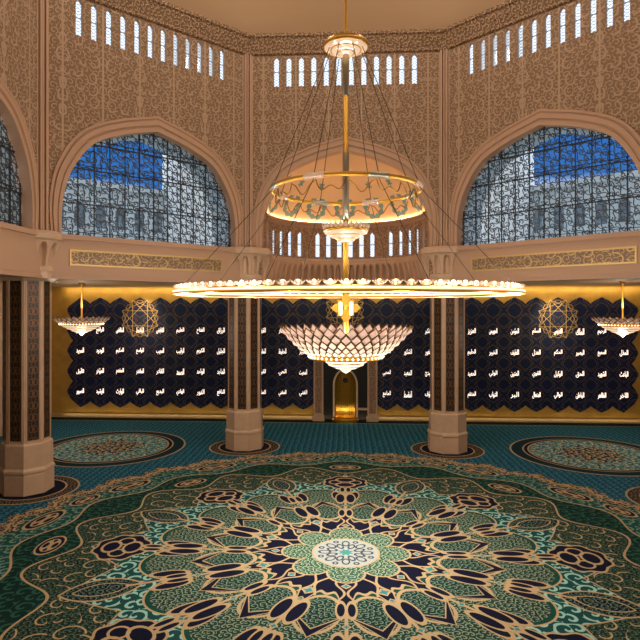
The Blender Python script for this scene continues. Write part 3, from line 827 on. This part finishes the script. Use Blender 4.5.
# ------------------------------------------------------------------ chandeliers
def ringtube(b, R, z, r, n=96, m=8): return b.lathe([(R + r * cos(2 * pi * q / m), z + r * sin(2 * pi * q / m)) for q in range(m)], n, closed=True)
def petal_tier(R0, z0, R1, z1, n, phase, lift=.12):
    """a ring of kite shaped cut crystals leaning outwards from (R0,z0) to (R1,z1)"""
    b = MB(); e = MB()
    for i in range(n):
        a = 2 * pi * (i + phase) / n; h = pi / n
        rm, zm = R0 + (R1 - R0) * .5, z0 + (z1 - z0) * .45
        l = sqrt((R1 - R0) ** 2 + (z1 - z0) ** 2); nx, nz = (z1 - z0) / l, -(R1 - R0) / l
        def p(r, z, da, o=0): return ((r + nx * o) * cos(a + da), (r + nx * o) * sin(a + da), z + nz * o)
        B, Rr, Tt, L, Cc = p(R0, z0, 0), p(rm, zm, h), p(R1, z1, 0), p(rm, zm, -h), p(rm, zm, 0, lift)
        b.add([B, Rr, Tt, L, Cc], [(0, 1, 4), (1, 2, 4), (2, 3, 4), (3, 0, 4)])
        for q, w in ((B, Rr), (Rr, Tt), (Tt, L), (L, B)): e.tube([q, w], .045, 4, False)
    return b, e
def stepped_glass(levels, n=48):
    return MB().lathe(levels, n)

T = thing('chandelier', 'giant tiered gold and crystal ring chandelier hanging in the middle of the hall', 'chandelier', (0, CY, 0))
# central pole, in gold with steel lengths
prof = [(.12, 96), (.12, 41.5), (.22, 41.4), (.22, 25.6), (.3, 25.5), (.3, 25.1), (.22, 25), (.22, 21.5), (.34, 21.4), (.34, 20.9), (.24, 20.8), (.24, 16.2)]
pole = MB().lathe(prof, 20).build('pole', M_GOLD, T, True)
for z0, z1 in ((37.0, 40.2), (26.9, 32.4)):
    MB().lathe([(.24, z0), (.27, z0 + .05), (.27, z1 - .05), (.24, z1)], 20).build('steel_sleeve', M_STEEL, pole, True, label='brushed steel sleeve')
# crown lamp
cr = MB().lathe([(.9, 41.5), (1.7, 41.3), (1.86, 41.05), (1.86, 40.85), (1.8, 40.82), (1.72, 40.95), (1.6, 41.1), (.9, 41.3)], 48, closed=True).build('crown_rim', M_GOLD, T, True)
MB().lathe([(1.74, 40.85), (1.5, 40.72), (1.2, 40.66)], 48).build('glass_dish', M_FROST, cr, True)
MB().lathe([(1.2, 40.68), (1.1, 40.52), (.65, 40.44)], 48).build('glass_tier', M_FROST, cr, True)
MB().lathe([(.65, 40.46), (.5, 40.3), (.22, 40.25)], 32).build('glass_tip', M_FROST, cr, True)
b = MB(); ringtube(b, 1.22, 40.66, .045); ringtube(b, .67, 40.44, .045); b.build('gilt_hoop', M_GOLD, cr, True)
# upper ring
RU, ZU = 6.0, 29.3
up = ringtube(MB(), RU, ZU, .17).build('upper_ring', M_GOLD, T, True)
for k in range(8):
    a0 = 2 * pi * (k + .5) / 8; pts = [(RU * cos(a0 + d), RU * sin(a0 + d), ZU) for d in [(-.13 + .26 * q / 8) for q in range(9)]]
    MB().tube(pts, .23, 10).build('crystal_sleeve', M_CRYSTB if k % 2 else M_STEEL, up, True)
b = MB(); g = []
for i in range(241):
    a = 2 * pi * i / 240; s_ = abs(sin(a * 8)); g.append((5.7 * cos(a), 5.7 * sin(a), ZU - .2 - .75 * s_ ** .6 + .25 * sin(a * 24)))
b.tube(g, .045, 5, False); b.build('garland', M_BRASS, up)
# middle lamp
ml = MB().lathe([(.3, 26.3), (1.75, 26.25), (1.85, 26.1), (1.8, 25.95), (1.6, 25.95), (.3, 26.1)], 48, closed=True).build('middle_dish', M_GOLD, T, True)
MB().lathe([(1.76, 25.98), (1.7, 25.8), (1.3, 25.68)], 48).build('glass_dish', M_FROST, ml, True)
MB().lathe([(1.3, 25.7), (1.2, 25.5), (.8, 25.4)], 48).build('glass_tier', M_FROST, ml, True)
MB().lathe([(.8, 25.42), (.7, 25.22), (.3, 25.1)], 48).build('glass_tip', M_FROST, ml, True)
b = MB(); ringtube(b, 1.32, 25.68, .04); ringtube(b, .82, 25.4, .04); b.build('gilt_hoop', M_GOLD, ml, True)
b, e = petal_tier(1.75, 26.05, 1.95, 26.65, 28, 0, .05); b.build('crystal_crown', M_CRYSTB, ml)
# cables
for k in range(8):
    a = 2 * pi * (k + .5) / 8
    MB().tube([(1.3 * cos(a), 1.3 * sin(a), 41.0), (RU * cos(a), RU * sin(a), ZU + .15)], .032, 5).build('upper_cable', M_CABLE, T)
    MB().tube([(RU * cos(a), RU * sin(a), ZU - .15), (13.2 * cos(a), 13.2 * sin(a), 21.2)], .03, 5).build('lower_cable', M_CABLE, T)
# great ring
RG = 13.2
ring = MB().lathe([(RG - .5, 20.85), (RG - .42, 20.98), (RG - .42, 21.12), (RG - .3, 21.2), (RG + .3, 21.2), (RG + .42, 21.12), (RG + .42, 20.98), (RG + .5, 20.85), (RG + .3, 20.8), (RG - .3, 20.8)], 160, closed=True).build('great_ring', M_GOLD, T)
MB().lathe([(RG + .44, 20.99), (RG + .48, 21.05), (RG + .44, 21.11)], 160).build('outer_light_strip', M_STRIP, ring)
MB().lathe([(RG - .44, 20.99), (RG - .48, 21.05), (RG - .44, 21.11)], 160).build('inner_light_strip', M_STRIP, ring)
MB().lathe([(RG - .2, 20.79), (RG, 20.76), (RG + .2, 20.79)], 160).build('under_light_strip', M_STRIP, ring)
b, e = petal_tier(.16, 0, .48, .34, 8, 0, .05); e2 = MB()
cup_b = b; blb = MB().lathe([(0, .02), (.11, .06), (.15, .2), (.1, .32), (0, .36)], 12)
lamp0 = None
for k in range(86):
    a = 2 * pi * (k + .5) / 86
    if lamp0 is None:
        lamp0 = cup_b.build('crystal_lamp', M_CRYSTB, T); blb.build('bulb', M_LAMP, lamp0, True); o = lamp0
    else: o = copy_tree(lamp0, T)
    o.location = (RG * cos(a), RG * sin(a), 21.2); o.rotation_euler = (0, 0, a)
# gilded flower boss: four lobes
fl = MB()
for k in range(4):
    a = k * pi / 2 + pi / 4 * 0
    pts = [(.25, .0), (.5, .32), (.85, .36), (1.0, .2), (1.22, 0), (1.0, -.2), (.85, -.36), (.5, -.32)]
    fl.prism([(x_ * cos(a) - y_ * sin(a), 19.8 + x_ * sin(a) + y_ * cos(a)) for x_, y_ in pts], -.32, .32)
for k in range(4):
    a = k * pi / 2 + pi / 4
    pts = [(.2, .2), (.75, .16), (.95, 0), (.75, -.16), (.2, -.2)]
    fl.prism([(x_ * cos(a) - y_ * sin(a), 19.8 + x_ * sin(a) + y_ * cos(a)) for x_, y_ in pts], -.24, .24)
fb = fl.build('flower_boss', M_GOLD, T)
for s in (-1, 1): MB().lathe([(0, 19.2), (.12, 19.3), (.14, 20.2), (0, 20.3)], 12, cx=s * .42, cy=-.5).build('candle_lamp', M_LAMP, fb, True)
# great crystal bowl
def bowl(T, R, zt, Rb, zb, rows, n, tiers, crystal):
    shell = []
    for i in range(rows):
        f0, f1 = i / (rows + .6), (i + 1.6) / (rows + .6)
        g = lambda f: (Rb + (R - Rb) * f, zb + (zt - zb) * f ** 1.35)
        (r0, z0), (r1, z1) = g(f0), g(min(1, f1))
        b, e = petal_tier(r0, z0, r1, z1, n, .5 * (i % 2), .16)
        o = b.build('petal_tier', crystal[min(i * len(crystal) // rows, len(crystal) - 1)], T); e.build('gilt_edging', M_EDGE, o, label='thin gilt edging')
    c = MB(); ringtube(c, Rb, zb - .05, .13); ringtube(c, Rb + .08, zb - .3, .08); hoop = c.build('base_hoop', M_GOLD, T, True)
    nb = int(Rb * 16); c = MB()
    for k in range(nb):
        a = 2 * pi * k / nb; c.lathe([(0, zb - .26), (.07, zb - .2), (.07, zb - .12), (0, zb - .06)], 6, cx=(Rb + .16) * cos(a), cy=(Rb + .16) * sin(a))
    c.build('lamp_beads', M_LAMP, hoop)
    z = zb - .3
    for r0, r1, dz in tiers:
        o = MB().lathe([(r0, z), (r0, z - dz * .35), (r0 * .6 + r1 * .4, z - dz * .85), (r1, z - dz)], 48).build('glass_tier', M_FROST, T, True)
        c = MB(); ringtube(c, r0 + .03, z - .02, .07); c.build('gilt_hoop', M_GOLD, o, True); z -= dz
    MB().lathe([(tiers[-1][1], z + .03), (tiers[-1][1] * .7, z - .2), (0, z - .38)], 24).build('finial', M_FROST, T, True)
bowl(T, 5.4, 18.35, 2.85, 16.05, 5, 38, [(1.85, 1.6, .35), (1.5, 1.2, .3), (1.05, .45, .25)], [M_CRYSTC, M_CRYSTB, M_CRYSTB, M_CRYST, M_CRYST])
MB().lathe([(2.8, 15.99), (1.85, 15.75)], 48).build('under_plate', M_FROST, T, True)

def small_chandelier(label, x, y, rot):
    t = thing('chandelier', label, 'chandelier', (x, y, 0), rot, 'small aisle chandeliers')
    MB().lathe([(.5, Z_CEIL), (.5, Z_CEIL - .25), (.12, Z_CEIL - .4), (.12, 17.0), (0, 16.9)], 16).build('pole', M_GOLD, t, True)
    bowl(t, 4.05, 18.35, 2.9, 17.45, 2, 26, [(2.7, 2.3, .35), (2.1, 1.7, .32), (1.5, 1.1, .3), (.9, .4, .25)], [M_CRYSTB, M_CRYST])
    MB().lathe([(2.85, 17.4), (2.7, 17.15)], 40).build('under_plate', M_FROST, t, True)
    return t
s0 = small_chandelier('small crystal bowl chandelier under the left arch, before the navy wall', -38.7, 82.9, 0)
s1 = copy_tree(s0); s1.location = (38.7, 82.9, 0); s1['label'] = 'small crystal bowl chandelier half cut off by the right edge'

# ------------------------------------------------------------------ outside the windows
b = MB(); 
for nm, a in SIDES[1:3]:
    # deep outer reveal with the same arch
    b = MB(); D0, D1 = AP + 1.35, AP + 5.2; O = [(x * .99, z) for x, z in ARC]
    full = [(x, z) for x, z in O] + [(-x, z) for x, z in O[-2::-1]]
    for (x1, z1), (x2, z2) in zip(full, full[1:]): b.quad((x1, D0, z1), (x1, D1, z1), (x2, D1, z2), (x2, D0, z2))
    for s in (1, -1):
        for (xa, za), (xb, zb) in zip(O, O[1:]): b.quad((s * xa, D1, za), (s * 17, D1, za), (s * 17, D1, zb), (s * xb, D1, zb))
    b.quad((-17, D1, Z_APEX), (17, D1, Z_APEX), (17, D1, 46), (-17, D1, 46))
    b.quad((-17, D0, Z_SILL - .3), (17, D0, Z_SILL - .3), (17, D1 + 8, Z_SILL - .3), (-17, D1 + 8, Z_SILL - .3))
    b.build('wall_outer_' + nm, M_OUT, None, False, C0, a, label=f'pale outer wall with arched reveal beyond the {nm} window', **ST)
b = MB()
for s in (1, -1):
    b.quad((s * (HALF + 2), CY + AP + 2, 24.7), (s * 90, CY + AP + 2, 24.7), (s * 90, CY + 75, 24.7), (s * (HALF + 2), CY + 75, 24.7))
    b.quad((s * (AP + 2), CY + HALF, 24.7), (s * 90, CY + HALF, 24.7), (s * 90, CY + AP + 2, 24.7), (s * (HALF + 2), CY + AP + 2, 24.7))
b.build('roof', M_OUT, label='flat pale roof outside the upper windows', **ST)
def building(name, label, x0, x1, off, z1, a, nwin):
    t = thing(name, label, 'building', C0, a)
    MB().box(x0, x1, off, off + 12, 24.8, z1).build('facade', M_OUT, t); MB().box(x0 - .5, x1 + .5, off - .6, off + 12, z1, z1 + 1).build('parapet', M_OUT, t)
    for i in range(nwin):
        for zz in (z1 - 7, z1 - 13):
            xx = x0 + (x1 - x0) * (i + .5) / nwin
            MB().prism([(xx - .9, zz), (xx + .9, zz), (xx + .9, zz + 3.2), (xx, zz + 4.4), (xx - .9, zz + 3.2)], off - .1, off + .1).build('window', M_OUTW, t)
for nm, a, s in (('left', pi / 4, 1), ('right', -pi / 4, -1)):
    building('building', f'pale wing with rows of arched windows outside the {nm} window', min(s * -24, s * 19), max(s * -24, s * 19), AP + 34, 40.5, a, 12)
    t = thing('tower', f'white round tower outside the {nm} window beside the pale wing', 'tower', (0, CY, 0), a)
    MB().lathe([(5.6, 24.8), (5.6, 58), (6.2, 58.4), (6.2, 59.5), (4.6, 60), (4.6, 70), (0, 78)], 24, cx=s * 24.5, cy=AP + 34).build('shaft', M_TOWER, t, True)

# ------------------------------------------------------------------ sky
W = bpy.data.worlds.new('sky'); S.world = W; W.use_nodes = True
nt = W.node_tree; bg = nt.nodes['Background']
tc = nt.nodes.new('ShaderNodeTexCoord'); sp = nt.nodes.new('ShaderNodeSeparateXYZ'); nt.links.new(tc.outputs['Generated'], sp.inputs[0])
ez = N(nt, sp.outputs[2]); nz = nt.nodes.new('ShaderNodeTexNoise'); nz.inputs['Scale'].default_value = 5; nt.links.new(tc.outputs['Generated'], nz.inputs[0])
q = (abs(ez - .25) - .075 - (N(nt, nz.outputs[0]) - .5) * .06).soft(.05)
mx = nt.nodes.new('ShaderNodeMix'); mx.data_type = 'RGBA'; nt.links.new(q.k, mx.inputs[0])
mx.inputs[6].default_value = (1.45, 1.55, 1.7, 1); mx.inputs[7].default_value = (.025, .17, .5, 1)
nt.links.new(mx.outputs[2], bg.inputs[0]); bg.inputs[1].default_value = 1.0

# ------------------------------------------------------------------ lamps of the place, plus added dome fill
WARM = (1, .885, .77)
def lamp(kind, loc, power, col=WARM, rot=None, **kw):
    l = bpy.data.lights.new('lamp_light', kind); l.energy = power; l.color = col
    for k, v in kw.items(): setattr(l, k, v)
    o = bpy.data.objects.new('lamp_light', l); COL.objects.link(o); o.location = loc
    if rot: o.rotation_euler = rot
    return o
for k in range(12):
    a = 2 * pi * k / 12; lamp('POINT', (RG * cos(a), CY + RG * sin(a), 23.0), 650, shadow_soft_size=.5)
for k in range(8):
    a = 2 * pi * (k + .5) / 8; lamp('POINT', (21 * cos(a), CY + 21 * sin(a), 63), 2300, shadow_soft_size=1.5)   # unseen fill lights added under the dome to light the hall
for k in range(12):
    a = 2 * pi * (k + .5) / 12; lamp('POINT', (RG * cos(a), CY + RG * sin(a), 19.7), 480, shadow_soft_size=.4)
for k in range(3):
    a = 2 * pi * k / 3; lamp('POINT', (1.5 * cos(a), CY + 1.5 * sin(a), 17.3), 520, shadow_soft_size=.3)
lamp('SPOT', (0, CY, 14.3), 9000, (1, .93, .82), (0, 0, 0), spot_size=R_(150), spot_blend=1, shadow_soft_size=.8)
lamp('POINT', (0, CY, 38.7), 160, shadow_soft_size=.8); lamp('POINT', (0, CY, 24.0), 130, shadow_soft_size=.8)
for s in (-1, 1):
    lamp('POINT', (s * 38.7, 82.9, 15.0), 1400, shadow_soft_size=.8); lamp('POINT', (s * 38.7, 82.9, 19.6), 300, shadow_soft_size=.6)
    # spotlights picking out the brass stars
    lamp('SPOT', (s * 35.5, Y_Q - 7, 22.9), 5000, (1, .76, .42), (R_(52), 0, 0), spot_size=R_(56), spot_blend=1, shadow_soft_size=.2)
lamp('POINT', (.1, Y_Q - 2.2, 1.6), 45, (1, .78, .42), shadow_soft_size=.2)
# coves: qibla wall top, skirting, apse cornice
lamp('AREA', (0, Y_Q - 1.0, Z_CEIL - .3), 2100, (1, .74, .38), (R_(22), 0, 0), shape='RECTANGLE', size=100, size_y=.3)
lamp('AREA', (0, Y_Q - .9, .25), 420, (1, .74, .4), (R_(168), 0, 0), shape='RECTANGLE', size=100, size_y=.25)
# ------------------------------------------------------------------ camera and view
cam = bpy.data.cameras.new('camera'); co = bpy.data.objects.new('camera', cam); COL.objects.link(co); S.camera = co
co.location = (-.16, 0, 20); co.rotation_euler = (pi / 2, 0, .0569)
cam.sensor_width = 36; cam.lens = 36 * 577 / 640; cam.shift_x = 9 / 640; cam.shift_y = -14.6 / 640; cam.clip_end = 2000
vs = S.view_settings; vs.view_transform = 'Standard'; vs.look = 'None'; vs.gamma = 1; vs.exposure = .15; vs.use_curve_mapping = False
S.cycles.use_denoising = True
